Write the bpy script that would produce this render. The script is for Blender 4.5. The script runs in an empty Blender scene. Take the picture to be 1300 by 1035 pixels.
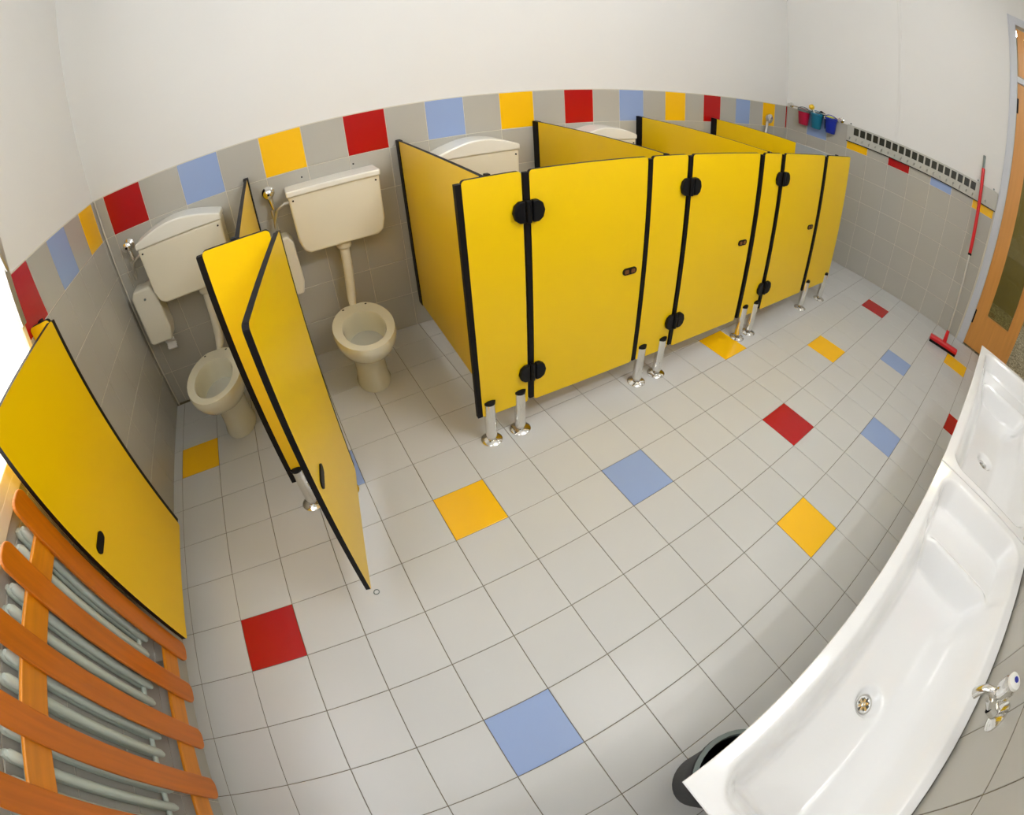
import bpy, math, random
import numpy as np
from mathutils import Vector, Matrix, Euler
random.seed(7)
T = 0.2                                    # one tile = 20 cm; all helper coordinates are in tiles
COL = bpy.context.scene.collection
PI = math.pi
# ------------------------------------------------------------------ frames
AL = math.atan(.0434)
UX, UY = math.cos(AL), -math.sin(AL)
VX, VY = -math.sin(AL), -math.cos(AL)
OY = 5.0958
def W(u, v, z=0.0):                        # u along the back wall, v out from it
    return (u*UX + v*VX, OY + u*UY + v*VY, z)
# ------------------------------------------------------------------ materials
def mat(name, col, rough=.5, metal=0.0, spec=.5, noise=None, bump=None, emit=None, coat=0.0, trans=0.0):
    m = bpy.data.materials.new(name); m.use_nodes = True
    nt = m.node_tree; b = nt.nodes['Principled BSDF']
    b.inputs['Base Color'].default_value = (*col, 1)
    b.inputs['Roughness'].default_value = rough
    b.inputs['Metallic'].default_value = metal
    b.inputs['Specular IOR Level'].default_value = spec
    b.inputs['Coat Weight'].default_value = coat
    b.inputs['Transmission Weight'].default_value = trans
    tc = nt.nodes.new('ShaderNodeTexCoord')
    if noise:                              # (scale, amount[, stretch]) gentle variation of the thing's own colour
        n = nt.nodes.new('ShaderNodeTexNoise'); n.inputs['Scale'].default_value = noise[0]; n.inputs['Detail'].default_value = 5
        mp = nt.nodes.new('ShaderNodeMapping')
        if len(noise) > 2: mp.inputs['Scale'].default_value = noise[2]
        nt.links.new(tc.outputs['Object'], mp.inputs[0]); nt.links.new(mp.outputs[0], n.inputs['Vector'])
        mx = nt.nodes.new('ShaderNodeMix'); mx.data_type = 'RGBA'
        a = noise[1]
        mx.inputs[6].default_value = tuple(c*(1-a) for c in col)+(1,)
        mx.inputs[7].default_value = tuple(min(1, c*(1+a)) for c in col)+(1,)
        nt.links.new(n.outputs['Fac'], mx.inputs[0]); nt.links.new(mx.outputs[2], b.inputs['Base Color'])
    if bump:
        n = nt.nodes.new('ShaderNodeTexNoise'); n.inputs['Scale'].default_value = bump[0]; n.inputs['Detail'].default_value = 4
        nt.links.new(tc.outputs['Object'], n.inputs['Vector'])
        bp = nt.nodes.new('ShaderNodeBump'); bp.inputs['Strength'].default_value = bump[1]; bp.inputs['Distance'].default_value = .002
        nt.links.new(n.outputs['Fac'], bp.inputs['Height']); nt.links.new(bp.outputs[0], b.inputs['Normal'])
    if emit:
        b.inputs['Emission Color'].default_value = (*emit[0], 1); b.inputs['Emission Strength'].default_value = emit[1]
    return m
def srgb(r, g, b): 
    f = lambda c: ((c/255+.055)/1.055)**2.4 if c/255 > .04045 else c/255/12.92
    return (f(r), f(g), f(b))
M = {}
M['plaster'] = mat('white_plaster', (.80, .80, .785), .9, spec=.2, noise=(3, .015), bump=(60, .15))
M['ceiling'] = mat('ceiling_paint', (.82, .82, .80), .9, spec=.2, noise=(3, .01))
M['wtile'] = mat('grey_wall_tile', srgb(181, 179, 171), .22, noise=(2.2, .05), spec=.5)
M['ftile'] = mat('grey_floor_tile', srgb(203, 205, 205), .24, noise=(2.5, .04), bump=(90, .05))
M['yel_t'] = mat('yellow_tile', srgb(252, 196, 14), .25, noise=(4, .03))
M['red_t'] = mat('red_tile', srgb(178, 6, 12), .25, noise=(4, .05))
M['blu_t'] = mat('blue_tile', srgb(148, 171, 216), .25, noise=(4, .03))
M['wgrout'] = mat('pale_wall_grout', srgb(214, 210, 196), .9, spec=.1)
M['fgrout'] = mat('dark_floor_grout', srgb(112, 104, 84), .9, spec=.1)
M['lam'] = mat('yellow_laminate', srgb(240, 200, 0), .3, noise=(2, .02), spec=.45)
M['core'] = mat('black_laminate_core', (.004, .003, .004), .55, spec=.22, noise=(60, .4))
M['blk'] = mat('black_plastic', (.003, .003, .004), .45, spec=.22)
M['lock'] = mat('brown_lock_window', srgb(120, 70, 20), .3, noise=(50, .2))
M['chrome'] = mat('chrome', (.78, .77, .74), .12, metal=1, noise=(20, .04))
M['steel'] = mat('brushed_steel', (.62, .61, .58), .3, metal=1, noise=(30, .08))
M['cer'] = mat('cream_ceramic', srgb(221, 219, 199), .12, noise=(5, .02), coat=.3)
M['cis'] = mat('cream_cistern_plastic', srgb(229, 224, 205), .28, noise=(5, .02))
M['lid'] = mat('white_lid_plastic', srgb(236, 235, 226), .25, noise=(5, .01))
M['dark'] = mat('dark_water_shade', (.12, .12, .11), .1, noise=(8, .1))
M['wat'] = mat('toilet_water', (.50, .51, .46), .04, noise=(6, .05))
M['disp'] = mat('dispenser_plastic', srgb(222, 219, 205), .3, noise=(5, .02))
M['paper'] = mat('toilet_paper', (.85, .85, .84), .9, noise=(30, .06), bump=(40, .6))
M['sink'] = mat('white_sink_glaze', (.86, .865, .87), .1, noise=(2, .008), coat=.4)
M['wood'] = mat('orange_stained_pine', srgb(198, 108, 4), .35, noise=(7, .28, (9, 9, .7)), coat=.2)
M['woodh'] = mat('orange_stained_pine_rail', srgb(214, 132, 12), .35, noise=(7, .25, (9, .7, 9)), coat=.2)
M['oak'] = mat('varnished_oak_door', srgb(216, 152, 74), .32, noise=(5, .14, (10, 10, .6)), coat=.2)
M['rad'] = mat('radiator_enamel', srgb(196, 208, 200), .3, noise=(6, .03))
M['frame'] = mat('pale_grey_frame_paint', srgb(204, 208, 216), .35, noise=(5, .015))
M['cream'] = mat('cream_window_frame', srgb(226, 214, 186), .35, noise=(5, .03))
M['pane'] = mat('daylit_frosted_pane', (.9, .92, .95), .4, emit=((.93, .96, 1.0), 1.6), noise=(3, .01))
M['lampd'] = mat('lamp_diffuser', (.9, .9, .9), .5, emit=((1.0, .99, .975), 3.4), noise=(3, .01))
M['lampw'] = mat('wall_lamp_diffuser', (.9, .9, .9), .5, emit=((1.0, .99, .975), 50.0), noise=(3, .01))
M['fillc'] = mat('corridor_fill_diffuser', (.9, .9, .9), .5, emit=((1.0, .97, .9), 12.0), noise=(3, .01))  # glow of the fill light added in the corridor
M['lamph'] = mat('lamp_housing', (.8, .8, .8), .4, noise=(3, .01))
M['red_p'] = mat('red_plastic', srgb(208, 8, 20), .3, noise=(9, .05))
M['teal_p'] = mat('teal_plastic', srgb(20, 118, 150), .35, noise=(9, .08))
M['blue_p'] = mat('blue_plastic', srgb(14, 40, 160), .35, noise=(9, .08))
M['crim_p'] = mat('crimson_plastic', srgb(178, 16, 60), .35, noise=(9, .08))
M['grey_p'] = mat('grey_plastic', srgb(112, 124, 122), .4, noise=(9, .05))
M['yel_p'] = mat('yellow_plastic', srgb(238, 196, 40), .4, noise=(9, .05))
M['lime_p'] = mat('lime_plastic', srgb(214, 224, 40), .4, noise=(9, .05))
M['white_p'] = mat('white_plastic', srgb(235, 235, 230), .35, noise=(9, .02))
M['board'] = mat('grey_hook_board', srgb(190, 190, 182), .3, noise=(4, .02))
M['pict'] = mat('dark_picture_label', srgb(34, 36, 26), .3, noise=(60, .6))
M['gpanel'] = mat('blue_grey_panel', srgb(150, 158, 164), .3, noise=(8, .05))
M['ltedge'] = mat('pale_panel_edge', srgb(214, 210, 196), .4, noise=(8, .03))
def terrazzo():
    m = bpy.data.materials.new('terrazzo'); m.use_nodes = True; nt = m.node_tree; b = nt.nodes['Principled BSDF']
    v = nt.nodes.new('ShaderNodeTexVoronoi'); v.inputs['Scale'].default_value = 70
    tc = nt.nodes.new('ShaderNodeTexCoord'); nt.links.new(tc.outputs['Object'], v.inputs['Vector'])
    r = nt.nodes.new('ShaderNodeValToRGB'); r.color_ramp.interpolation = 'CONSTANT'
    cs = [(0, (.10, .085, .05)), (.25, (.42, .38, .28)), (.45, (.22, .19, .12)), (.65, (.55, .52, .42)), (.85, (.30, .26, .17))]
    r.color_ramp.elements[0].color = (*cs[0][1], 1); r.color_ramp.elements[1].position = .25; r.color_ramp.elements[1].color = (*cs[1][1], 1)
    for p, c in cs[2:]: e = r.color_ramp.elements.new(p); e.color = (*c, 1)
    sp = nt.nodes.new('ShaderNodeSeparateColor'); nt.links.new(v.outputs['Color'], sp.inputs[0]); nt.links.new(sp.outputs[0], r.inputs[0])
    nt.links.new(r.outputs[0], b.inputs['Base Color']); b.inputs['Roughness'].default_value = .3
    return m
M['terrazzo'] = terrazzo()
def glass(name, col, rough=.03, alpha=.35):
    m = bpy.data.materials.new(name); m.use_nodes = True; nt = m.node_tree; nt.nodes.clear()
    o = nt.nodes.new('ShaderNodeOutputMaterial'); mx = nt.nodes.new('ShaderNodeMixShader')
    tr = nt.nodes.new('ShaderNodeBsdfTransparent'); tr.inputs[0].default_value = (*col, 1)
    gl = nt.nodes.new('ShaderNodeBsdfGlossy'); gl.inputs['Roughness'].default_value = rough; gl.inputs['Color'].default_value = (.9, .9, .9, 1)
    fr = nt.nodes.new('ShaderNodeFresnel'); fr.inputs[0].default_value = 1.5
    nt.links.new(fr.outputs[0], mx.inputs[0]); nt.links.new(tr.outputs[0], mx.inputs[1]); nt.links.new(gl.outputs[0], mx.inputs[2]); nt.links.new(mx.outputs[0], o.inputs[0])
    return m
M['glass'] = glass('bronze_door_glass', (.74, .72, .52))
# ------------------------------------------------------------------ mesh builder (tile units in, metres out)
class MB:
    def __init__(s): s.v = []; s.f = []; s.mi = []; s.sm = []
    def add(s, vs, fs, mi=0, smooth=False):
        b = len(s.v); s.v += [tuple(p) for p in vs]
        for i, f in enumerate(fs):
            s.f.append([b+k for k in f]); s.mi.append(mi[i] if isinstance(mi, (list, tuple)) else mi); s.sm.append(smooth)
        return s
    def box(s, x0, x1, y0, y1, z0, z1, mi=0, mt=None):
        vs = [(x, y, z) for z in (z0, z1) for y in (y0, y1) for x in (x0, x1)]
        if mt: vs = [mt(p) for p in vs]
        return s.add(vs, [(0, 2, 3, 1), (4, 5, 7, 6), (0, 1, 5, 4), (2, 6, 7, 3), (0, 4, 6, 2), (1, 3, 7, 5)], mi)
    def prism(s, pts, d0, d1, axis='y', mi_face=0, mi_edge=0, smooth=False):
        """outline pts (a,b) extruded along axis from d0 to d1; y: a=x b=z, z: a=x b=y, x: a=y b=z"""
        n = len(pts)
        def q(a, b, d): return {'y': (a, d, b), 'z': (a, b, d), 'x': (d, a, b)}[axis]
        vs = [q(a, b, d0) for a, b in pts]+[q(a, b, d1) for a, b in pts]
        s.add(vs, [tuple(range(n)), tuple(range(2*n-1, n-1, -1))], mi_face)
        s.add(vs, [(i, i+n, (i+1) % n+n, (i+1) % n) for i in range(n)], mi_edge, smooth)
        return s
    def loft(s, rings, cap0=True, cap1=True, mi=0, smooth=True, closed=False):
        n = len(rings[0]); vs = [p for r in rings for p in r]; fs = []
        m = len(rings)
        for j in range(m-1 if not closed else m):
            for i in range(n):
                a = j*n; b = ((j+1) % m)*n
                fs.append((a+i, a+(i+1) % n, b+(i+1) % n, b+i))
        s.add(vs, fs, mi, smooth)
        if cap0 and not closed: s.add(rings[0], [tuple(range(n-1, -1, -1))], mi)
        if cap1 and not closed: s.add(rings[-1], [tuple(range(n))], mi)
        return s
    def tube(s, path, r, n=12, mi=0, caps=True):
        path = [Vector(p) for p in path]; rings = []
        rs = r if isinstance(r, (list, tuple)) else [r]*len(path)
        t0 = (path[1]-path[0]).normalized(); up = Vector((0, 0, 1)) if abs(t0.z) < .9 else Vector((1, 0, 0))
        a = t0.cross(up).normalized()
        for i, p in enumerate(path):
            if i == 0: t = path[1]-path[0]
            elif i == len(path)-1: t = path[-1]-path[-2]
            else: t = (path[i+1]-path[i]).normalized()+(path[i]-path[i-1]).normalized()
            t.normalize(); a = (a-t*a.dot(t)).normalized(); b = t.cross(a)
            rings.append([p+(a*math.cos(2*PI*k/n)+b*math.sin(2*PI*k/n))*rs[i] for k in range(n)])
        return s.loft(rings, caps, caps, mi)
    def lathe(s, prof, c=(0, 0, 0), axis=(0, 0, 1), n=24, mi=0, sx=1, cap0=True, cap1=True):
        ax = Vector(axis).normalized(); up = Vector((0, 0, 1)) if abs(ax.z) < .9 else Vector((1, 0, 0))
        a = up.cross(ax).normalized(); b = ax.cross(a); c = Vector(c)
        return s.loft([[c+ax*h+(a*math.cos(2*PI*k/n)*sx+b*math.sin(2*PI*k/n))*r for k in range(n)] for r, h in prof], cap0, cap1, mi)
    def build(s, name, mats, parent=None, loc=(0, 0, 0), rotz=0.0, bevel=0, auto=True, bseg=2, ang=.7):
        me = bpy.data.meshes.new(name)
        me.from_pydata([(p[0]*T, p[1]*T, p[2]*T) for p in s.v], [], s.f)
        for m in (mats if isinstance(mats, (list, tuple)) else [mats]): me.materials.append(m)
        me.polygons.foreach_set('material_index', s.mi); me.polygons.foreach_set('use_smooth', s.sm)
        me.update(); me.validate()
        import bmesh
        bm = bmesh.new(); bm.from_mesh(me); bmesh.ops.remove_doubles(bm, verts=bm.verts, dist=1e-6); bmesh.ops.recalc_face_normals(bm, faces=bm.faces); 
        if auto:
            for e in bm.edges:
                if len(e.link_faces) == 2 and e.calc_face_angle(0) > ang: e.smooth = False
        bm.to_mesh(me); bm.free()
        o = bpy.data.objects.new(name, me); COL.objects.link(o)
        o.location = [c*T for c in loc]; o.rotation_euler = (0, 0, rotz)
        if parent: o.parent = parent
        if bevel:
            b = o.modifiers.new('bevel', 'BEVEL'); b.width = bevel*T; b.segments = bseg; b.limit_method = 'ANGLE'; b.angle_limit = .6
            b.harden_normals = False
        return o
def rrect(x0, x1, z0, z1, r, n=5, corners=(1, 1, 1, 1)):
    pts = []
    for i, (cx, cz, a0) in enumerate([(x0+r, z0+r, PI), (x1-r, z0+r, 1.5*PI), (x1-r, z1-r, 0), (x0+r, z1-r, .5*PI)]):
        if corners[i]: pts += [(cx+r*math.cos(a0+k*PI/2/n), cz+r*math.sin(a0+k*PI/2/n)) for k in range(n+1)]
        else: pts.append([(x0, z0), (x1, z0), (x1, z1), (x0, z1)][i])
    return pts
def tag(o, label=None, cat=None, group=None, kind=None):
    if label: o['label'] = label
    if cat: o['category'] = cat
    if group: o['group'] = group
    if kind: o['kind'] = kind
    return o
def thing(name, label, cat, loc=(0, 0, 0), rotz=0.0, group=None):
    o = bpy.data.objects.new(name, None); COL.objects.link(o); o.empty_display_size = .05
    o.location = [c*T for c in loc]; o.rotation_euler = (0, 0, rotz)
    return tag(o, label, cat, group)
def dup(root, loc, rotz, label, group=None):
    def rec(o, par):
        c = o.copy(); COL.objects.link(c)
        if par: c.parent = par; c.matrix_parent_inverse = o.matrix_parent_inverse.copy()
        for ch in list(o.children): rec(ch, c)
        return c
    r = rec(root, None); r.location = [c*T for c in loc]; r.rotation_euler = (0, 0, rotz); r['label'] = label
    if group: r['group'] = group
    return r
RB = -AL                                   # rotation of things that stand along the back wall
# ------------------------------------------------------------------ the room
TILES = ['g', 'y', 'r', 'b']
def tiled(name, parent, org, du, dv, nrm, cells, mats, grout, base_rect, th=.03, gap=.0055):
    """tiles as raised slabs with chamfered edges over a grout bed. cells: (a0,a1,b0,b1,matindex)"""
    if name == 'wall_tiling': gap = .0085
    m = MB(); O = Vector(org); A = Vector(du); B = Vector(dv); N = Vector(nrm)
    def p(a, b, h): return O+A*a+B*b+N*h
    for a0, a1, b0, b1, k in cells:
        g = gap; c = .008
        q = [p(a0+g, b0+g, th-.005), p(a1-g, b0+g, th-.005), p(a1-g, b1-g, th-.005), p(a0+g, b1-g, th-.005)]
        t = [p(a0+g+c, b0+g+c, th), p(a1-g-c, b0+g+c, th), p(a1-g-c, b1-g-c, th), p(a0+g+c, b1-g-c, th)]
        d = [p(a0+g, b0+g, .012), p(a1-g, b0+g, .012), p(a1-g, b1-g, .012), p(a0+g, b1-g, .012)]
        fs = [(8, 9, 10, 11)]+[(4+i, 4+(i+1) % 4, 8+(i+1) % 4, 8+i) for i in range(4)]+[(i, (i+1) % 4, 4+(i+1) % 4, 4+i) for i in range(4)]
        m.add(d+q+t, fs, k)
    a0, a1, b0, b1 = base_rect
    e = [p(a0, b0, 0), p(a1, b0, 0), p(a1, b1, 0), p(a0, b1, 0), p(a0, b0, th-.012), p(a1, b0, th-.012), p(a1, b1, th-.012), p(a0, b1, th-.012)]
    m.add(e, [(4, 5, 6, 7), (3, 2, 1, 0), (0, 1, 5, 4), (1, 2, 6, 5), (2, 3, 7, 6), (3, 0, 4, 7)], 4)
    o = m.build(name, mats+[grout], parent, auto=False)
    return o
WM = [M['wtile'], M['yel_t'], M['red_t'], M['blu_t']]
FM = [M['ftile'], M['yel_t'], M['red_t'], M['blu_t']]
# floor (top at z = 0)
fcol = {(1, 2): 2, (5, 1): 1, (8, 2): 3, (4, 5): 3, (0, -3): 1, (16, 2): 1, (12, 3): 2, (10, 5): 1, (14, 5): 3, (13, 0): 1, (21, 2): 2, (18, 4): 3,
        (21, 6): 1, (17, 7): 2, (3, -1): 3}
cells = []
for c in range(-1, 24):
    for r in range(-5, 11): cells.append((c, c+1, -r-1, -r, fcol.get((c, r), 0)))
fl = tiled('floor', None, (0, 0, -.03), (1, 0, 0), (0, 1, 0), (0, 0, 1), cells, FM, M['fgrout'], (-1, 24.02, -11, 5.0+.2))
tag(fl, kind='structure')
sl = MB().box(-1.5, 24.1, -11.5, 6, -.5, -.031); o = sl.build('floor_slab', M['fgrout'], fl)
HC = 14.6
o = MB().box(-1.2, 25, -11.6, 6, HC, HC+.3).build('ceiling', M['ceiling']); tag(o, kind='structure')
w_, wh = .9877, 1.0
HT = 6.0
# back wall : plaster slab + tiled dado
wb = MB(); 
def bwp(u, v, z): return W(u, v, z)
wb.box(-1.0, 25.2, 0, 0, 0, 0) if False else None
m = MB(); vs = [bwp(u, v, z) for z in (-.4, HC) for v in (-.8, -.03) for u in (-1.2, 24.6)]
m.add(vs, [(0, 2, 3, 1), (4, 5, 7, 6), (0, 1, 5, 4), (2, 6, 7, 3), (0, 4, 6, 2), (1, 3, 7, 5)])
wall_back = m.build('wall_back', M['plaster'], auto=False); tag(wall_back, kind='structure')
pat = {0: 2, 2: 3, 4: 1, 6: 2, 8: 3, 10: 1, 12: 2, 14: 3, 16: 1, 18: 2, 20: 3, 22: 1, 24: 2}
cells = []
k0 = .0445
for k in range(-1, 25):
    for j in range(6):
        cells.append((k0+w_*k, k0+w_*(k+1), HT-(j+1)*wh, HT-j*wh, pat.get(k, 0) if j == 0 else 0))
tiled('wall_tiling', wall_back, W(0, -.03, 0), (UX, UY, 0), (0, 0, 1), (VX, VY, 0), cells, WM, M['wgrout'], (-1, 24.4, 0, HT+.015))
# left wall x = -.23 with a window opening
XL = -.23
WY1, WY0, WZ0, WZ1 = -.12, -7.6, 4.24, 11.5          # window opening (y range, z range)
m = MB()
for y0, y1, z0, z1 in [(WY1, 5.6, -.4, HC), (-11.6, WY0, -.4, HC), (WY0, WY1, -.4, WZ0), (WY0, WY1, WZ1, HC)]:
    m.box(XL-1.0, XL-.03, y0, y1, z0, z1)
wall_left = m.build('wall_left', M['plaster'], auto=False); tag(wall_left, kind='structure')
cells = []
patl = {-1: 1, 1: 3, 3: 2, 9: 3}
for mm in range(-2, 16):
    ya = 3.8823-.9975*mm; yb = ya-.9975
    for j in range(6):
        z1 = HT-j*wh; z0 = z1-wh; y0, y1 = yb, ya
        if y0 < WY1-.01 and z1 > WZ0:                 # cut round the window
            if z0 >= WZ0: 
                if y1 > WY1+.05: y0 = WY1
                else: continue
            else: z1 = WZ0
        cells.append((-y1, -y0, z0, z1, patl.get(mm, 0) if j == 0 else 0))
tl = MB()
tiled('wall_tiling', wall_left, (XL-.03, 0, 0), (0, -1, 0), (0, 0, 1), (1, 0, 0), cells, WM, M['wgrout'], (-5.3, -WY1, 0, HT+.015))
tiled('wall_tiling', wall_left, (XL-.03, 0, 0), (0, -1, 0), (0, 0, 1), (1, 0, 0), [], WM, M['wgrout'], (-WY1, 11.3, 0, WZ0))
# right wall: x = 23.835 + .0189*k at y = 2.99 - .9989*k
RD = Vector((.0189, -.9989, 0)).normalized(); RN = Vector((RD.y, -RD.x, 0)); RO = Vector((23.8347, 2.9922, 0))
def RW(s, d, z): return RO+RD*s+RN*d+Vector((0, 0, z))   # s toward the camera end, d into the room
DS0, DS1, DZ = 9.42, 14.2, 12.75
m = MB()
def rbox(m, s0, s1, d0, d1, z0, z1, mi=0):
    vs = [RW(s, d, z) for z in (z0, z1) for d in (d0, d1) for s in (s0, s1)]
    return m.add(vs, [(0, 2, 3, 1), (4, 5, 7, 6), (0, 1, 5, 4), (2, 6, 7, 3), (0, 4, 6, 2), (1, 3, 7, 5)], mi)
for s0, s1, z0, z1 in [(-2.6, DS0, -.4, HC), (DS1, 14.7, -.4, HC), (DS0, DS1, DZ, HC)]: rbox(m, s0, s1, -.9, -.03, z0, z1)
wall_right = m.build('wall_right', M['plaster'], auto=False); tag(wall_right, kind='structure')
cells = []
patr = {0: 3, 2: 1, 4: 2, 6: 3, 8: 1}
for k in range(-3, 10):
    for j in range(6):
        a1 = min(k+1, 9.06)
        if a1-k < .2: continue
        cells.append((k, a1, HT-(j+1)*wh, HT-j*wh, patr.get(k, 0) if j == 0 else 0))
tiled('wall_tiling', wall_right, RO-RN*.03, RD, (0, 0, 1), RN, cells, WM, M['wgrout'], (-2.6, 9.08, 0, HT+.015))
# front wall behind the sinks, stepping back beside the door
YF = -9.2
m = MB().box(-1.2, 17.2, YF-.8, YF-.03, -.4, HC)
wall_front = m.build('wall_front', M['plaster'], auto=False); tag(wall_front, kind='structure')
cells = []
for k in range(-2, 16):
    for j in range(6): cells.append((.25+k*1.0+.99, .25+(k+1)*1.0+.99, (j)*.98, (j+1)*.98, [0, 0, 1, 0, 2, 0, 3, 0][(k+2) % 8] if j == 5 else 0))
tiled('wall_tiling', wall_front, (0, YF-.03, 0), (1, 0, 0), (0, 0, 1), (0, 1, 0), cells, WM, M['fgrout'], (-.3, 17.2, 0, 5.9))
m = MB().box(16.9, 17.2, -11.3, YF-.8, -.4, HC).box(16.9, 25, -11.6, -11.3, -.4, HC)
o = m.build('wall_alcove', M['plaster'], auto=False); tag(o, kind='structure')
# corner bead of the dado, and the cable channel on the right wall
m = MB(); c0 = W(-.02, .03); m.tube([(XL+.04, c0[1]-.02, 0), (XL+.04, c0[1]-.02, HT)], .022, 10)
o = m.build('trim_1', M['wgrout']); tag(o, kind='structure')
m = MB(); rbox(m, 4.17, 4.29, -.03, .03, HT+.03, HC-.01)
o = m.build('trim_2', M['plaster'], bevel=.02); tag(o, kind='structure')
# corridor beyond the door
o = MB().box(24.05, 36, -18, 0, -.4, -.005).build('floor_corridor', M['terrazzo']); tag(o, kind='structure')
mt_corr = mat('corridor_wall_paint', srgb(150, 138, 96), .8, noise=(2, .05))
m = MB().box(33.5, 33.8, -18, 0, -.4, HC).box(24.9, 33.6, -18.2, -18, -.4, HC).box(24.9, 33.6, 0, .2, -.4, HC).box(24.9, 33.8, -18, .2, HC-.3, HC)
o = m.build('wall_corridor', mt_corr, auto=False); tag(o, kind='structure')
# ------------------------------------------------------------------ window on the left wall
wf = MB()
wf.box(XL-.35, XL+.04, WY1-.16, WY1, WZ0, WZ1).box(XL-.35, XL+.04, WY0, WY0+.16, WZ0, WZ1).box(XL-.35, XL+.10, WY0, WY1, WZ0-.02, WZ0+.16).box(XL-.35, XL+.04, WY0, WY1, WZ1-.16, WZ1)
win = wf.build('window_1', M['cream'], bevel=.015); tag(win, kind='structure')
def tilt(p):                               # the sash leans into the room at its top
    x, y, z = p; return (XL+.03+(z-WZ0)*.115+x, y, z)
sx = MB()
for y0, y1, z0, z1 in [(WY1-.28, WY1-.17, WZ0+.12, WZ1-.3), (WY0+.17, WY0+.5, WZ0+.12, WZ1-.3), (WY0+.2, WY1-.2, WZ0+.12, WZ0+.3), (WY0+.2, WY1-.2, WZ1-.6, WZ1-.3)]:
    sx.box(-.1, .05, y0, y1, z0, z1, mt=tilt)
sash = sx.build('window_sash', M['cream'], win, bevel=.012)
MB().box(-.05, .0, WY0+.45, WY1-.22, WZ0+.28, WZ1-.5, mt=tilt).build('window_pane', M['pane'], sash)
st = MB()
st.box(.06, .09, WY1-.30, WY1-.16, 5.35, 6.6, mt=tilt).box(-.30, .07, WY1-.26, WY1-.2, 5.9, 6.05, mt=tilt)
st.box(.02, .06, WY1-.14, WY1-.02, 5.3, 5.8, mt=lambda p: (XL+p[0], p[1], p[2]))
st.box(XL+.045, XL+.10, WY1-.20, WY1-.04, 5.22, 6.1)
st.tube([(XL+.35, WY1-.25, 6.15), (XL+.38, WY1-.35, 6.5), (XL+.30, WY1-.3, 6.8)], .035, 8)
st.build('window_stay', M['steel'], win, bevel=.008)
# ------------------------------------------------------------------ door on the right wall
dm = MB()
rbox(dm, 9.08, 9.42, -.6, .05, 0, DZ+.05); rbox(dm, DS1, DS1+.34, -.6, .05, 0, DZ+.05); rbox(dm, 9.08, DS1+.34, -.6, .05, DZ-.02, DZ+.3); rbox(dm, 9.4, DS1, -.5, .0, 10.5, 10.72)
rbox(dm, 9.08, 9.14, .05, .08, 0, DZ+.3); rbox(dm, 9.34, 9.42, .05, .075, 0, DZ+.02)
door = dm.build('door_1', M['frame'], bevel=.015); tag(door, kind='structure')
def leaf(name, s0, s1, z0, z1, gs0, gs1, gz0, gz1, parent):
    m = MB()
    for a0, a1, b0, b1 in [(s0, gs0, z0, z1), (gs1, s1, z0, z1), (gs0, gs1, z0, gz0), (gs0, gs1, gz1, z1)]: rbox(m, a0, a1, -.24, -.04, b0, b1)
    lf = m.build(name, M['oak'], parent)
    g = MB()
    for a0, a1, b0, b1 in [(gs0, gs0+.05, gz0, gz1), (gs1-.05, gs1, gz0, gz1), (gs0, gs1, gz0, gz0+.05), (gs0, gs1, gz1-.05, gz1)]: rbox(g, a0, a1, -.22, -.02, b0, b1)
    g.build('glazing_bead', M['oak'], lf, bevel=.01)
    g = MB(); rbox(g, gs0+.02, gs1-.02, -.16, -.13, gz0+.02, gz1-.02); g.build('glass_pane', M['glass'], lf)
    return lf
lf = leaf('door_leaf', 9.44, 11.72, .05, 10.46, 10.0, 11.25, 1.5, 9.9, door)
for z in (1.25, 9.6):
    h = MB(); rbox(h, 9.38, 9.5, -.04, .02, z-.28, z+.28); h.build('door_hinge', M['blk'], door, bevel=.01)
leaf('transom_window', 9.46, 14.15, 10.78, 12.6, 9.72, 13.9, 11.0, 12.4, door)
# the second leaf stands open into the corridor
m = MB()
hx, hy = RW(DS1-.03, -.3, 0)[:2]
for a0, a1, b0, b1 in [(0, .55, .05, 10.46), (1.8, 2.35, .05, 10.46), (.55, 1.8, .05, 1.5), (.55, 1.8, 9.9, 10.46)]: m.box(hx+a0, hx+a1, hy-.2, hy, b0, b1)
lf2 = m.build('door_leaf', M['oak'], door)
MB().box(hx+.5, hx+1.85, hy-.12, hy-.09, 1.45, 9.95).build('glass_pane', M['glass'], lf2)
# ------------------------------------------------------------------ toilet cubicles
ZT, ZB, VF, TH = 5.15, .70, 5.02, .07
def leg(parent, x, zf=ZB, h0=.98):
    """chrome tube slotted over the panel's lower edge; local y=0 is the panel's middle"""
    m = MB(); m.lathe([(.112, .14), (.112, h0)], c=(x, 0, 0), n=20)
    o = m.build('leg', M['chrome'], parent)
    c = MB(); c.lathe([(.117, h0-.0), (.119, h0+.05), (.06, h0+.075), (.0, h0+.08)], c=(x, 0, 0), n=20); c.build('leg_cap', M['blk'], o)
    f = MB(); f.lathe([(.21, 0), (.215, .02), (.17, .05), (.09, .075), (.07, .14), (.10, .15)], c=(x, 0, 0), n=28, cap0=True, cap1=False); f.build('floor_flange', M['chrome'], o)
    return o
def lobe(s, cx, z): return [(cx, z-.18), (cx+s*.10, z-.18), (cx+s*.18, z-.12), (cx+s*.215, z), (cx+s*.18, z+.12), (cx+s*.10, z+.18), (cx, z+.18)]
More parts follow.
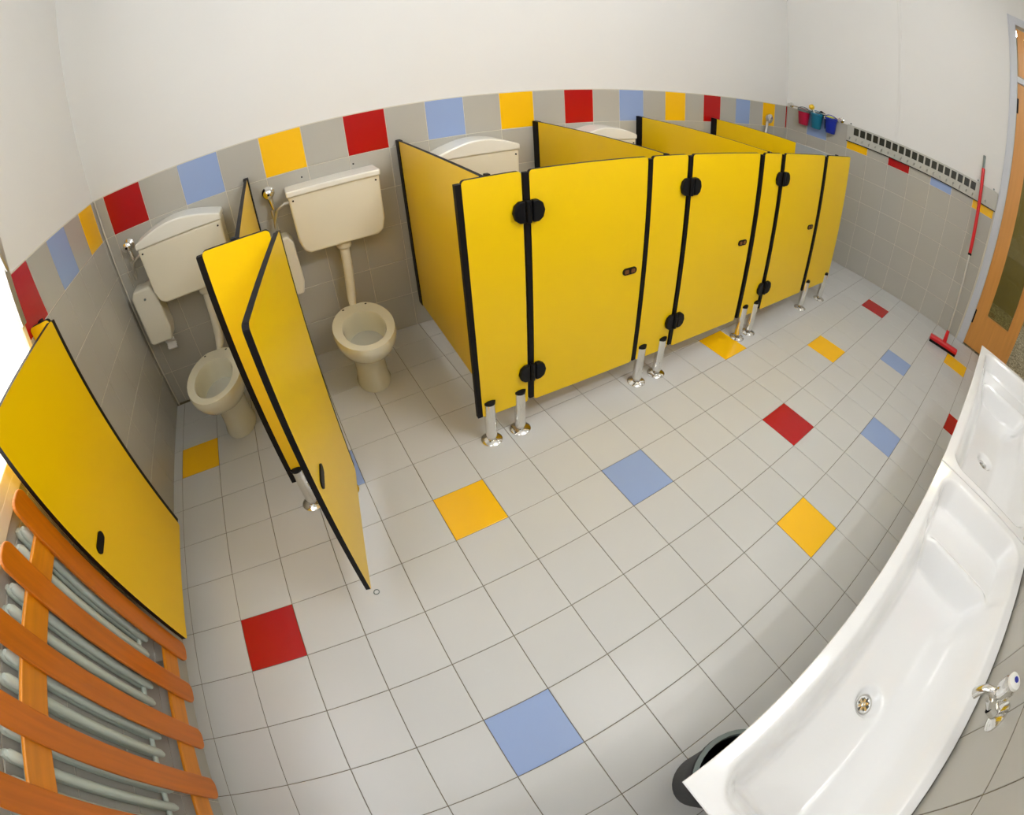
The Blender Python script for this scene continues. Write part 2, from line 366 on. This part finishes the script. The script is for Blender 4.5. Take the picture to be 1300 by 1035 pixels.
def pilaster(u0, u1, legs, label, hinged=True, edge=True):
    t = thing('cubicle_pilaster', label, 'cubicle panel', W(u0, VF-TH/2, 0), RB, 'fixed front panels of the toilet cubicles')
    MB().prism(rrect(0, u1-u0, ZB, ZT, .06), -TH/2, TH/2, 'y', 0, 1).build('panel', [M['lam'], M['core']], t)
    for x in legs: leg(t, x-u0)
    if edge: MB().box(-.095, .0, -TH/2+.006, TH/2+.03, ZB+.01, ZT-.05).build('edge_profile', M['core'], t)
    for z in ((1.42, 4.50) if hinged else ()):
        h = MB(); h.prism(lobe(-1, u1-u0+.02, z), -.11, -TH/2+.002, 'y'); h.build('hinge_plate', M['blk'], t, bevel=.018)
    c = MB().box((u1-u0)/2-.06, (u1-u0)/2+.02, TH/2, TH/2+.1, ZT-.03, ZT+.015); c.build('corner_bracket', M['blk'], t, bevel=.01)
    return t
pilaster(.0, .40, [], 'narrow yellow pilaster against the left wall, behind the wide-open leftmost door', edge=False)
pilaster(3.04, 4.0, [3.13, 3.86], 'yellow front pilaster between the two open cubicles, under the dividing partition', edge=True)
pilaster(6.70, 7.66, [6.86, 7.50], 'yellow front pilaster at the left end of the closed row, nearest the camera', edge=True)
pilaster(10.38, 11.34, [10.55, 11.18], 'yellow front pilaster between the first and second closed doors')
pilaster(14.17, 14.98, [14.38, 14.92], 'yellow front pilaster between the second and third closed doors')
pilaster(17.90, 19.78, [18.08, 19.55], 'wide yellow end pilaster on the right end of the cubicle row', False)
def door_panel(wd, hand=1):
    """leaf hanging from local x=0 out to x=wd; outer face is at local -y"""
    t = thing('cubicle_door', 'x', 'cubicle door', (0, 0, 0), 0, 'yellow cubicle doors')
    MB().prism(rrect(0, wd, ZB, ZT, .06), -TH/2, TH/2, 'y', 0, 1).build('panel', [M['lam'], M['core']], t)
    for z in (1.42, 4.50):
        h = MB()
        h.prism(lobe(1, .0, z), -.13, -TH/2+.002, 'y')
        h.tube([(-.06, -.09, z-.19), (-.06, -.09, z+.19)], .05, 12)
        h.build('hinge', M['blk'], t, bevel=.018)
    l = MB(); cx, z = wd-.32, 2.95
    l.prism(rrect(cx-.175, cx+.175, z-.07, z+.07, .068, 6), -TH/2-.02, TH/2+.02, 'y')
    lk = l.build('lock_plate', M['blk'], t)
    MB().prism(rrect(cx-.13, cx-.03, z-.04, z+.04, .02), -TH/2-.028, -TH/2-.018, 'y').prism(rrect(cx+.03, cx+.13, z-.04, z+.04, .02), -TH/2-.028, -TH/2-.018, 'y').build('lock_window', M['lock'], lk)
    s = MB().box(-.10, -.01, -.03, .03, ZB+.05, ZT-.03); s.build('hinge_seal', M['core'], t)
    return t
d1 = door_panel(2.45)
def place(o, u, v, dirang): 
    o.location = [c*T for c in W(u, v, 0)]; o.rotation_euler = (0, 0, RB+dirang)
place(d1, 7.80, VF-TH/2, 0); d1['label'] = 'first closed yellow cubicle door from the left, the largest one in the row'
for u, lab in [(11.50, 'middle one of the three closed yellow cubicle doors'), (15.20, 'closed yellow cubicle door farthest to the right, smallest of the three shut ones')]:
    dup(d1, W(u, VF-TH/2, 0), RB, lab)
# open doors: direction of the leaf in uv, from the hinge
def open_door(u0, v0, u1, v1, lab):
    du, dv = u1-u0, v1-v0
    dup(d1, W(u0, v0, 0), RB+math.atan2(-dv, du), lab)
open_door(4.10, 5.20, 3.70, 7.66, 'yellow cubicle door swung wide open toward the camera, seen almost edge-on beside the second toilet')
open_door(.49, 5.14, .56, 7.68, 'open yellow door folded back against the left wall in front of the radiator guard')
def partition(u0, u1, lab, cut=None):
    a = W(u0, .0); b = W(u1, VF-TH-.01); L = math.hypot(b[0]-a[0], b[1]-a[1]); ang = math.atan2(b[1]-a[1], b[0]-a[0])
    t = thing('cubicle_partition', lab, 'cubicle partition', a, ang, 'side partitions of the toilet cubicles')
    Lc = L if cut is None else cut
    MB().prism(rrect(.05, Lc, ZB, ZT, .04, corners=(0, 1, 1, 0)) if cut is None else [(.05, ZB), (Lc, ZB), (Lc, ZT), (.05, ZT)], -TH/2, TH/2, 'y', 0, 1).build('panel', [M['lam'], M['core']], t)
    MB().box(0, .26, -TH/2-.02, TH/2+.02, ZB-.02, ZT+.01).build('wall_channel', M['core'], t)
    if cut is not None:
        g = MB().prism([(Lc, ZB), (L, ZB), (L, ZT), (Lc, ZT)], -TH/2, TH/2, 'y', 0, 1).build('end_panel', [M['gpanel'], M['ltedge']], t); g['label'] = 'blue-grey end section with a pale top edge'
    return t
partition(3.53, 3.55, 'yellow side partition between the two open cubicles, hiding behind its pilaster')
partition(7.18, 7.06, 'yellow side partition beside the second toilet, first of the closed row')
partition(10.90, 10.85, 'yellow side partition between the first and second closed cubicles')
partition(14.60, 14.57, 'yellow side partition between the second and third closed cubicles')
partition(18.32, 18.28, 'last yellow side partition on the right, with a blue-grey front section', cut=3.62)
# ------------------------------------------------------------------ toilets
def ell(cx, cy, a, b, z, n=40, p=2.0, back=None):
    r = []
    for k in range(n):
        t = 2*PI*k/n; c, s_ = math.cos(t), math.sin(t)
        x = cx+a*math.copysign(abs(c)**(2/p), c); y = cy+b*math.copysign(abs(s_)**(2/p), s_)
        if back is not None and y > back: y = back
        r.append((x, y, z))
    return r
def toilet(u, lab, lid='flat', cdx=.0, full=True):
    """local: x along the wall, y = 0 at the wall, -y into the room"""
    t = thing('toilet', lab, 'toilet', W(u, 0, 0), RB, 'cream children\'s toilets')
    if full:
        m = MB(); RZ = 1.74; cy = -2.17
        rings = [ell(0, -1.80, .40, .58, 0), ell(0, -1.80, .41, .59, .05), ell(0, -1.80, .37, .54, .2), ell(0, -1.80, .36, .52, .55), ell(0, -1.84, .40, .56, .85), ell(0, -1.98, .50, .74, 1.08),
                 ell(0, -2.09, .60, .92, 1.25, back=-1.25), ell(0, -2.13, .655, 1.04, 1.42, back=-1.14), ell(0, cy, .68, 1.09, 1.56, back=-1.12), ell(0, cy, .69, 1.11, 1.67, back=-1.12), ell(0, cy, .67, 1.09, RZ, back=-1.14),
                 ell(0, cy-.13, .47, .76, RZ, p=2.1), ell(0, cy-.13, .445, .73, RZ-.06), ell(0, cy-.13, .45, .72, RZ-.22), ell(0, cy-.12, .40, .64, RZ-.45), ell(0, cy-.02, .28, .42, RZ-.72), ell(0, cy+.1, .14, .2, RZ-.95)]
        m.loft(rings, True, True)
        b = m.build('toilet_bowl', M['cer'], t)
        m = MB(); m.loft([ell(0, cy-.12, .395, .63, RZ-.47, n=32), ell(0, cy-.12, .395, .63, RZ-.465, n=32)]); m.build('bowl_water', M['wat'], b)
        for sx_ in (-.22, .22):
            MB().lathe([(.028, RZ-.02), (.028, RZ+.004)], c=(sx_*1.25, -1.27, 0), n=10).build('bolt_hole', M['blk'], b)
        MB().lathe([(.04, 0), (.04, .03)], c=(-.34, -1.52, .55), axis=(-1, -.2, 0), n=10).build('side_bolt', M['blk'], b)
        # flush pipe
        m = MB(); px = .17; m.tube([(px, -.42, 3.2), (px, -.42, 3.0), (px-.03, -.46, 2.3), (.08, -.52, 1.8), (.05, -.62, 1.64), (.02, -.80, 1.55), (0, -1.3, 1.50)], [.12, .12, .118, .115, .105, .08, .075], 16)
        m.lathe([(.16, 2.94), (.18, 2.97), (.18, 3.09), (.15, 3.14)], c=(px, -.42, 0), n=20)
        m.build('flush_pipe', M['cis'], t)
    # cistern
    cz0, cz1 = 3.12, 4.56; hw0, hw1 = .975, 1.05
    m = MB(); rings = []
    out = [(-hw1, cz1), (-hw1+.01, 4.2), (-hw0-.05, cz0+.35), (-hw0+.02, cz0+.10), (-hw0+.16, cz0), (hw0-.16, cz0), (hw0-.02, cz0+.10), (hw0+.05, cz0+.35), (hw1-.01, 4.2), (hw1, cz1)]
    m.prism(out, -.70, -.03, 'y')
    c = m.build('cistern', M['cis'], t, loc=(cdx, 0, 0), bevel=.05, bseg=3)
    l = MB()
    if lid == 'flat':
        l.prism(rrect(-hw1-.03, hw1+.03, -.76, -.02, .06), 4.54, 4.68, 'z')
        l.build('cistern_lid', M['lid'], c, bevel=.03)
    else:                                   # lid with an arched front
        n = 14; top = [(-hw1-.02+(2*hw1+.04)*k/n, 4.70+.24*math.sin(PI*k/n)) for k in range(n+1)]
        pr = [(-hw1-.02, 4.56)]+[(hw1+.02, 4.56)]+[(a, b) for a, b in reversed(top)]
        l.prism(pr, -.74, -.02, 'y')
        l.build('cistern_lid', M['lid'], c, bevel=.035)
    for sx_ in (-hw1+.1, hw1-.1):
        MB().lathe([(.022, 0), (.022, .02)], c=(sx_, -.70, 4.44), axis=(0, -1, 0), n=8).build('lid_screw', M['blk'], c)
    for sx_ in (-.62, .62):
        MB().lathe([(.02, 0), (.02, .03)], c=(sx_+cdx, -.005, 4.80), axis=(0, -1, 0), n=8).build('wall_screw', M['blk'], t)
    if full:
        # braided inlet hose to the left wall valve
        m = MB(); x0 = -hw1+cdx
        m.tube([(x0+.02, -.40, 4.36), (x0-.12, -.40, 4.36)], .05, 10)
        m.tube([(x0-.1, -.40, 4.36), (x0-.28, -.42, 4.28), (x0-.40, -.38, 4.02), (x0-.42, -.30, 3.84), (x0-.40, -.24, 3.98), (x0-.42, -.21, 4.26)], .038, 10)
        m.build('inlet_hose', M['steel'], t)
    return t
toilet(1.76, 'leftmost cream toilet with an arched cistern lid, in the corner cubicle', 'arch')
toilet(5.24, 'cream toilet with a flat cistern lid, in full view through the open cubicle', 'flat', .18)
toilet(8.96, 'toilet whose arched white cistern lid shows over the first closed door', 'arch')
toilet(12.85, 'toilet in the second closed cubicle, only its cistern lid corner showing', 'arch')
def valve(u, z, lab, v=.0):
    t = thing('shutoff_valve', lab, 'valve', W(u, v, z), RB, 'chrome water valves on the back wall')
    MB().lathe([(.15, 0), (.15, .02), (.10, .06), (.07, .08), (.07, .16), (.115, .17), (.12, .26), (.08, .3), (0, .31)], axis=(0, -1, 0), n=20, cap1=False).build('valve_knob', M['chrome'], t)
    MB().lathe([(.03, .0), (.03, .015)], c=(0, -.31, 0), axis=(0, -1, 0), n=10).build('screw_cover', M['blk'], t)
    MB().tube([(0, -.13, -.05), (.02, -.16, -.2), (.05, -.2, -.4)], [.06, .055, .04], 12).build('valve_outlet', M['chrome'], t)
    return t
valve(.33, 4.64, 'chrome valve left of the leftmost cistern')
valve(3.96, 4.66, 'chrome valve between the dividing partition and the flat-lidded cistern')
t = thing('shutoff_valve', 'chrome wall valve on a yellow tile right of the last partition, with a down pipe', 'valve', W(22.03, 0, 5.36), RB, 'chrome water valves on the back wall')
MB().lathe([(.10, 0), (.13, .03), (.19, .08), (.21, .16), (.19, .25), (.11, .31), (0, .33)], axis=(0, -1, 0), n=24, cap1=False).build('valve_knob', M['chrome'], t)
MB().tube([(-.05, -.12, -.05), (-.2, -.2, -.35), (-.42, -.26, -.9), (-.6, -.26, -1.5)], .06, 12).build('down_pipe', M['steel'], t)
def dispenser(u, lab, paper=True):
    t = thing('paper_dispenser', lab, 'paper dispenser', W(u, 0, 2.13), RB, 'toilet paper dispensers on the back wall')
    prof = [(-.34, .08), (-.34, 1.34), (-.25, 1.48), (.22, 1.48), (.32, 1.30), (.34, .3), (.26, 0), (-.28, 0)]
    m = MB(); m.prism(prof, -.55, 0, 'y'); m.build('cover', M['disp'], t, bevel=.05, bseg=3)
    MB().box(-.2, .2, -.42, -.12, -.04, .02).build('paper_slot', M['blk'], t)
    MB().lathe([(.03, 0), (.03, .02)], c=(0, -.55, 1.22), axis=(0, -1, 0), n=10).build('cover_catch', M['grey_p'], t)
    if paper:
        m = MB(); n = 8
        for k in range(n):
            a0, a1 = k/n, (k+1)/n; f = lambda a: (-.34-.05*math.sin(a*9), -.34*a)
            (y0, z0), (y1, z1) = f(a0), f(a1)
            m.add([(-.02, y0, z0), (.24, y0-.02, z0), (.28-.02*a1, y1-.02, z1), (-.02+.03*a1, y1, z1)], [(0, 1, 2, 3)])
            m.add([(-.02, y0+.02, z0), (.24, y0, z0), (.28-.02*a1, y1, z1), (-.02+.03*a1, y1+.02, z1)], [(3, 2, 1, 0)])
        m.build('paper_sheet', M['paper'], t)
    return t
dispenser(.40, 'cream paper dispenser in the corner with a sheet hanging out')
dispenser(3.95, 'cream paper dispenser half hidden behind the open door', False)
# ------------------------------------------------------------------ radiator and its wooden guard on the left wall
def yv(v, u=.3): return W(u, v)[1]
rt = thing('radiator', 'pale enamelled tube radiator behind the wooden slats under the window', 'radiator', (XL, yv(7.76), 0))
for k in range(15):
    y0 = -.12-k*.257
    m = MB()
    for x in (.075, .165): m.tube([(x, y0, 1.42), (x, y0, 1.50), (x, y0, 4.02), (x, y0, 4.08)], [.035, .066, .066, .035], 12)
    m.build('radiator_section', M['rad'], rt)
for z in (1.56, 3.80): MB().tube([(.12, .02, z), (.12, -3.75, z)], .04, 10).build('header_pipe', M['rad'], rt)
gt = thing('radiator_guard', 'orange pine slatted guard in front of the radiator, lower left corner', 'radiator guard', (.13, yv(7.6, .45), 0), 0)
VS = [7.78, 8.51, 9.28, 10.08, 10.86, 11.64]
for i, v in enumerate(VS):
    w2 = .17; pts = rrect(-w2, w2, 0, 3.84, .12, 5)
    m = MB(); m.prism([(a+yv(v, .45)-yv(7.6, .45), b) for a, b in pts], -.03, .025, 'x')
    m.build('slat', M['wood'], gt, loc=(0, 0, .60), bevel=.018)
for z in (.82, 3.60):
    m = MB().box(-.09, -.03, -4.4, -.2, z, z+.36); m.build('rail', M['woodh'], gt, bevel=.015)
for y in (-.5, -3.9):
    for z in (.92, 3.7): MB().box(-.36, -.09, y-.04, y+.04, z, z+.14).build('wall_bracket', M['steel'], gt)
# ------------------------------------------------------------------ trough sinks
SL, SD, SZ = 5.5, 2.25, 3.0
def sstep(a, b, x): t_ = max(0, min(1, (x-a)/(b-a))); return t_*t_*(3-2*t_)
def rr_sdf(x, y, x0, x1, y0, y1, r):
    cx, cy = (x0+x1)/2, (y0+y1)/2; qx = abs(x-cx)-(x1-x0)/2+r; qy = abs(y-cy)-(y1-y0)/2+r
    return math.hypot(max(qx, 0), max(qy, 0))+min(max(qx, qy), 0)-r
DRX, DRY = 2.24, -1.06
def sink_h(x, y):
    d = -rr_sdf(x, y, .16, SL-.16, -SD+.17, -.17, .32)      # inside > 0
    lip = -.02*sstep(.0, .05, d)
    shelf_d = -.34*sstep(-.02, .20, d)                        # level of the soap shelf at the far end
    deep = -.62*sstep(-.02, .44, d)-.06*sstep(.2, .9, d)
    k = 1-sstep(SL-1.34, SL-1.08, x)                          # 1 over the basin, 0 over the shelf
    k2 = 1-sstep(-.30, .30, x-(3.35-y-1.2))                     # the rear ledge ends on a slant
    rear = sstep(1.30, 1.72, -y)*k2*sstep(.35, .9, x)*.5
    z = shelf_d*(1-k)+(deep*(1-rear)+(-.30)*sstep(0, .3, d)*rear)*k
    z += .10*math.exp(-((x-(SL-1.14))/.09)**2)*sstep(.15, .4, d)*(1-0)
    dr = math.hypot(x-DRX, y-DRY)
    z -= .10*(1-sstep(.11, .23, dr))
    return SZ+z+lip
def sink(x0, lab):
    t = thing('trough_sink', lab, 'sink', (x0, -6.9, 0), 0, 'white trough sinks under the taps')
    NX, NY = 200, 90; m = MB(); xs = [SL*i/NX for i in range(NX+1)]; ys = [-SD*j/NY for j in range(NY+1)]
    vs = [(x, y, sink_h(x, y)) for y in ys for x in xs]
    idx = lambda i, j: j*(NX+1)+i
    fs = [(idx(i, j), idx(i, j+1), idx(i+1, j+1), idx(i+1, j)) for j in range(NY) for i in range(NX)
          if math.hypot((xs[i]+xs[i+1])/2-DRX, (ys[j]+ys[j+1])/2-DRY) > .085]
    m.add(vs, fs, 0, True)
    def outl(o, z): return [(o, -o, z), (SL-o, -o, z), (SL-o, -SD+o*.3, z), (o, -SD+o*.3, z)]
    pr = [(0, SZ), (-.008, SZ-.012), (0, SZ-.035), (.10, SZ-.12), (.16, SZ-.6), (.34, SZ-.98)]
    m.loft([[(max(p[0], o), p[1], p[2]) if 0 else p for p in outl(o, z)] for o, z in pr], False, True, smooth=False)
    b = m.build('basin', M['sink'], t, ang=1.5)
    zd = sink_h(DRX, DRY)
    dm_ = MB(); dm_.lathe([(.125, zd+.012), (.12, zd+.02), (.108, zd+.012), (.104, zd-.02), (.104, zd-.10)], c=(DRX, DRY, 0), n=28, cap0=False, cap1=False)
    dr = dm_.build('drain', M['steel'], t)
    g = MB(); g.lathe([(.03, zd-.02), (.03, zd-.002), (.015, zd+.002)], c=(DRX, DRY, 0), n=12)
    for k in range(6):
        a = k*PI/3+.3; c_, s_ = math.cos(a), math.sin(a); q = .019
        g.add([(DRX+c_*r-s_*w, DRY+s_*r+c_*w, z) for z in (zd-.03, zd-.006) for r in (.015, .106) for w in (-q, q)], [(0, 2, 3, 1), (4, 5, 7, 6), (0, 1, 5, 4), (2, 6, 7, 3), (0, 4, 6, 2), (1, 3, 7, 5)])
    g.build('drain_grid', M['chrome'], dr)
    MB().lathe([(.1, zd-.12), (.1, zd-.11)], c=(DRX, DRY, 0), n=20).build('drain_well', M['blk'], dr)
    MB().tube([(DRX, DRY, zd-.1), (DRX, DRY, 1.6), (DRX, DRY-.1, 1.4), (DRX, -SD-.05, 1.35)], .10, 14).build('waste_pipe', M['white_p'], t)
    for bx in (.7, SL-.7): MB().box(bx-.08, bx+.08, -SD-.05, -.5, SZ-1.12, SZ-.99).build('wall_bracket', M['steel'], t)
    return t
s1 = sink(4.9, 'nearer white trough sink in the lower right corner, its drain in full view')
dup(s1, (4.9+SL+.04, -6.9, 0), 0, 'farther white trough sink beside the glazed door')
def tap(x, lab):
    t = thing('wall_tap', lab, 'tap', (x, YF, 3.52), 0, 'chrome taps above the sinks')
    m = MB(); m.lathe([(.17, 0), (.17, .02), (.11, .06), (.07, .07), (.07, .20)], axis=(0, 1, 0), n=22, cap1=False)
    m.tube([(0, .12, 0), (.02, .2, .02), (.04, .28, .06)], [.065, .075, .085], 14); m.build('tap_body', M['chrome'], t)
    MB().tube([(.04, .24, .05), (.04, .36, .10), (.04, .44, .06), (.04, .47, -.02), (.04, .475, -.09)], [.055, .05, .05, .055, .06], 14).build('spout', M['chrome'], t)
    ka = dict(c=(.04, .26, .10), axis=(.12, .06, 1))
    kb = MB().lathe([(.06, .0), (.085, .05), (.12, .10), (.12, .20), (.08, .24)], n=10, **ka).build('tap_handle', M['chrome'], t)
    MB().lathe([(.10, .235), (.10, .27), (.06, .285)], n=20, **ka).build('handle_cap', M['white_p'], kb)
    MB().lathe([(.035, .285), (.035, .292)], n=12, **ka).build('cold_mark', M['blue_p'], kb)
    return t
tp = tap(7.25, 'chrome tap with a white handle cap over the nearer sink')
dup(tp, (9.75, YF, 3.52), 0, 'chrome tap by the joint of the two sinks, cut by the photo edge')
# dark bin under the sink
bt = thing('waste_bin', 'round dark bin under the nearer sink, just its rim showing', 'bin', (5.95, -7.55, 0))
MB().lathe([(.40, 0), (.42, .03), (.52, 1.15), (.56, 1.18), (.56, 1.24), (.50, 1.24), (.49, 1.15), (.40, .1), (0, .1)], n=32, cap1=False).build('bin_body', M['blk'], bt)
MB().lathe([(.53, 1.23), (.56, 1.25), (.50, 1.27), (.48, 1.2)], n=32, cap0=False, cap1=False).build('bin_rim', M['grey_p'], bt)
# ------------------------------------------------------------------ right wall: buckets on a rail, hook board, squeegee
def rthing(name, lab, cat, s, d, z, group=None):
    return thing(name, lab, cat, RW(s, d, z), math.atan2(RD.y, RD.x), group)   # local +x runs toward the door, +y points ... away from room? see below
# local frame: x = RD, y = rot90(RD) = (-RD.y, RD.x) = -RN  -> room side is -y
rl = rthing('chrome_rail', 'short chrome rail on the right wall carrying the small buckets', 'rail', -.76, 0, 6.12)
MB().tube([(-.10, -.25, 0), (2.46, -.25, 0)], .03, 10).build('bar', M['chrome'], rl)
for x in (-.08, 2.44):
    m = MB(); m.lathe([(.12, 0), (.12, .03), (.05, .05), (.04, .22), (.075, .23), (.075, .30)], c=(x, 0, 0), axis=(0, -1, 0), n=18); m.build('rail_end', M['chrome'], rl)
def bucket(s, matk, rimk, lab, h=.62):
    t = rthing('small_bucket', lab, 'bucket', s, .27, 5.40, 'small plastic buckets on the rail')
    MB().lathe([(.0, .0), (.19, 0), (.22, .03), (.275, h), (.295, h+.01), (.295, h+.04), (.255, h+.04), (.19, .03), (0, .03)], n=26, cap0=False, cap1=False).build('bucket_body', M[matk], t)
    MB().tube([(.28*math.cos(a), -.05, h+.02+.14*math.sin(a)) for a in [PI*k/10 for k in range(11)]], .018, 6).build('bucket_handle', M[rimk], t)
    MB().lathe([(.275, h-.05), (.305, h-.02), (.305, h+.05), (.265, h+.05)], n=26, cap0=False, cap1=False).build('bucket_rim', M[rimk], t)
    return t
bucket(-.08, 'crim_p', 'grey_p', 'crimson bucket with a grey rim, leftmost on the chrome rail')
bucket(.56, 'teal_p', 'teal_p', 'teal bucket in the middle of the chrome rail, holding the brush')
bucket(1.26, 'blue_p', 'blue_p', 'dark blue bucket on the right of the chrome rail')
t = rthing('cleaning_brush', 'brush with a white handle and yellow head standing in the teal bucket', 'brush', .50, .27, 5.5)
MB().tube([(.16, -.05, .1), (.06, -.16, .5), (-.06, -.24, .74)], .04, 8).build('brush_handle', M['white_p'], t)
MB().lathe([(.0, 0), (.10, .03), (.14, .12), (.10, .22), (0, .25)], c=(-.06, -.24, .68), axis=(-.4, -.2, 1), n=14, cap0=False, cap1=False).build('brush_head', M['yel_p'], t)
t = rthing('dustpan', 'black dustpan sticking out between the teal and blue buckets', 'dustpan', .92, .16, 5.62)
MB().prism([(-.30, .55), (-.20, .62), (.28, .42), (.22, .30), (-.12, .34)], -.06, .06, 'y').build('pan', M['blk'], t, bevel=.02)
MB().tube([(0, 0, .4), (.05, 0, -.1)], .04, 8).build('pan_handle', M['blk'], t)
t = rthing('sponge', 'lime yellow sponge on top of the dark blue bucket', 'sponge', 1.22, .30, 5.98)
MB().prism(rrect(-.13, .15, -.06, .14, .05), -.16, .06, 'y').build('sponge_body', M['lime_p'], t, bevel=.03)
MB().prism(rrect(-.26, -.1, -.02, .10, .04), -.14, .04, 'y').build('sponge_pad', M['white_p'], t, bevel=.03)
# hook board
hb = rthing('hook_board', 'long pale grey coat-hook board with a row of dark picture labels on the right wall', 'hook board', 1.98, .0, 5.34)
BL = 7.07
MB().box(0, BL, -.06, -.0, .0, .70).build('board', M['board'], hb, bevel=.01)
MB().box(0, BL, -.075, -.0, -.02, .015).build('board_edge', M['blk'], hb)
for k in range(19):
    x = .33+.305*k; m = MB().box(x-.01, x+.22, -.068, -.058, .33, .63); m.build('picture_label', M['pict'], hb)
for k in range(22):
    x = .16+.305*k; m = MB(); m.tube([(x, -.05, .20), (x, -.15, .10), (x, -.18, .15)], .022, 6); m.build('hook', M['steel'], hb)
for x in (.15, 6.1, 6.85): MB().lathe([(.03, 0), (.035, .05)], c=(x, -.0, .76), axis=(0, -1, 0), n=10).build('mounting_clip', M['grey_p'], hb)
# squeegee
a = Vector((22.05, -5.68, .28)); b = Vector((23.80, -5.22, 7.11))
qt = thing('floor_squeegee', 'red floor squeegee broom leaning on the right wall by the door', 'broom', (22.05, -5.68, 0))
loc = lambda p: p-Vector((22.05, -5.68, 0))
def alongb(t_): return loc(a.lerp(b, t_))
MB().tube([alongb(0), alongb(.475)], .038, 10).build('steel_handle', M['steel'], qt)
MB().tube([alongb(.47), alongb(.93)], .075, 12).build('red_sleeve', M['red_p'], qt)
MB().tube([alongb(.465), alongb(.475)], .082, 12).build('collar', M['blk'], qt)
MB().tube([alongb(.93), alongb(.985)], .055, 10).tube([alongb(.985), alongb(1.0)], .06, 10).build('handle_tip', M['grey_p'], qt)
hd = Vector((.20, -1.23, 0)).normalized(); hn = Vector((-hd.y, hd.x, 0))
m = MB()
prof = [(-.13, .10), (-.13, .2), (-.07, .27), (.07, .27), (.13, .2), (.13, .10)]
rings = [[hd*s+hn*p[0]+Vector((0, 0, p[1])) for p in prof] for s in (-.66, -.64, .64, .66)]
m.loft(rings, smooth=False); m.build('head', M['red_p'], qt, bevel=.02)
m = MB(); prof2 = [(-.10, 0), (-.10, .11), (.10, .11), (.10, 0)]
m.loft([[hd*s+hn*p[0]+Vector((0, 0, p[1])) for p in prof2] for s in (-.64, .64)], smooth=False); m.build('rubber_blade', M['blk'], qt)
m = MB(); m.tube([loc(a)-Vector((0, 0, .08)), alongb(.06)], [.10, .07], 12); m.build('socket', M['red_p'], qt)
# small ring left on the floor
m = MB(); m.loft([[((.045+.008*math.cos(p))*math.cos(q), (.045+.008*math.cos(p))*math.sin(q), .008+.008*math.sin(p)) for p in [2*PI*i/8 for i in range(8)]] for q in [2*PI*j/20 for j in range(20)]], closed=True)
o = m.build('metal_ring', M['grey_p'], loc=(3.43, -2.34, 0)); tag(o, 'tiny metal ring lying on the floor below the open door edge', 'ring')
# ------------------------------------------------------------------ lamps and added fill lights
def lamp(name, lab, x, y, z, lx, ly, horiz=True, group=None, dm='lampd'):
    t = thing(name, lab, 'lamp', (x, y, z), 0, group)
    if horiz:
        MB().box(-lx/2-.1, lx/2+.1, -ly/2-.1, ly/2+.1, -.25, 0).build('housing', M['lamph'], t, bevel=.03)
        MB().box(-lx/2, lx/2, -ly/2, ly/2, -.29, -.25).build('diffuser', M[dm], t)
    else:
        MB().box(-lx/2-.1, lx/2+.1, 0, .3, -ly/2-.1, ly/2+.1).build('housing', M['lamph'], t, bevel=.03)
        MB().box(-lx/2, lx/2, .3, .36, -ly/2, ly/2).build('diffuser', M['lampw'], t)
    return t
lamp('ceiling_light', 'long ceiling lamp over the middle of the washroom', 10.0, -4.3, HC, 5.0, 1.4)
lamp('ceiling_light', 'added fill light under the ceiling, nearest the glazed door', 19.5, -3.6, HC, 2.6, 1.2)  # unseen fill, added to brighten the right side of the room
lamp('ceiling_light', 'added fill light under the ceiling, nearest the window wall', 2.6, -4.0, HC, 2.0, 1.2)  # unseen fill, added to spread light over the left side
lamp('wall_light', 'long wall lamp above the sinks', 11.2, YF, 12.8, 4.2, .7, False)
lamp('corridor_fill', 'added fill light under the corridor ceiling', 28.5, -8.0, HC-.3, 4.0, 3.0, dm='fillc')  # unseen fill, added so the corridor is not dark
# ------------------------------------------------------------------ world, camera
w = bpy.data.worlds.new('daylight'); bpy.context.scene.world = w; w.use_nodes = True
w.node_tree.nodes['Background'].inputs[0].default_value = (.85, .92, 1, 1); w.node_tree.nodes['Background'].inputs[1].default_value = 1.0
F, K1, K2, CX, CY = 606.8585, -.0342, .0008, 590.69, 474.35
cd = bpy.data.cameras.new('camera'); cam = bpy.data.objects.new('camera', cd); COL.objects.link(cam)
cam.location = (3.8061*T, -6.2519*T, 6.8323*T); cam.rotation_euler = (0.915, 0.0899, -0.4487)
cd.type = 'PANO'; cd.panorama_type = 'FISHEYE_LENS_POLYNOMIAL'
cd.sensor_fit = 'HORIZONTAL'; cd.sensor_width = 36; cd.sensor_height = 36*1035/1300
cd.fisheye_fov = math.radians(220)
th = np.linspace(0, 1.75, 400); r = F*(th+K1*th**3+K2*th**5)*36/1300
k = np.linalg.lstsq(np.stack([r, r**2, r**3, r**4], 1), th, rcond=None)[0]
cd.fisheye_polynomial_k0 = 0
cd.fisheye_polynomial_k1, cd.fisheye_polynomial_k2, cd.fisheye_polynomial_k3, cd.fisheye_polynomial_k4 = [-float(x) for x in k]
cd.shift_x = (650-CX)/1300; cd.shift_y = -(517.5-CY)/1035
cd.clip_start = .01
s = bpy.context.scene; s.camera = cam
s.view_settings.view_transform = 'Standard'; s.view_settings.look = 'None'; s.view_settings.exposure = 0.72; s.view_settings.gamma = 1; s.view_settings.use_curve_mapping = False
s.cycles.max_bounces = 10; s.cycles.diffuse_bounces = 6; s.cycles.use_denoising = True
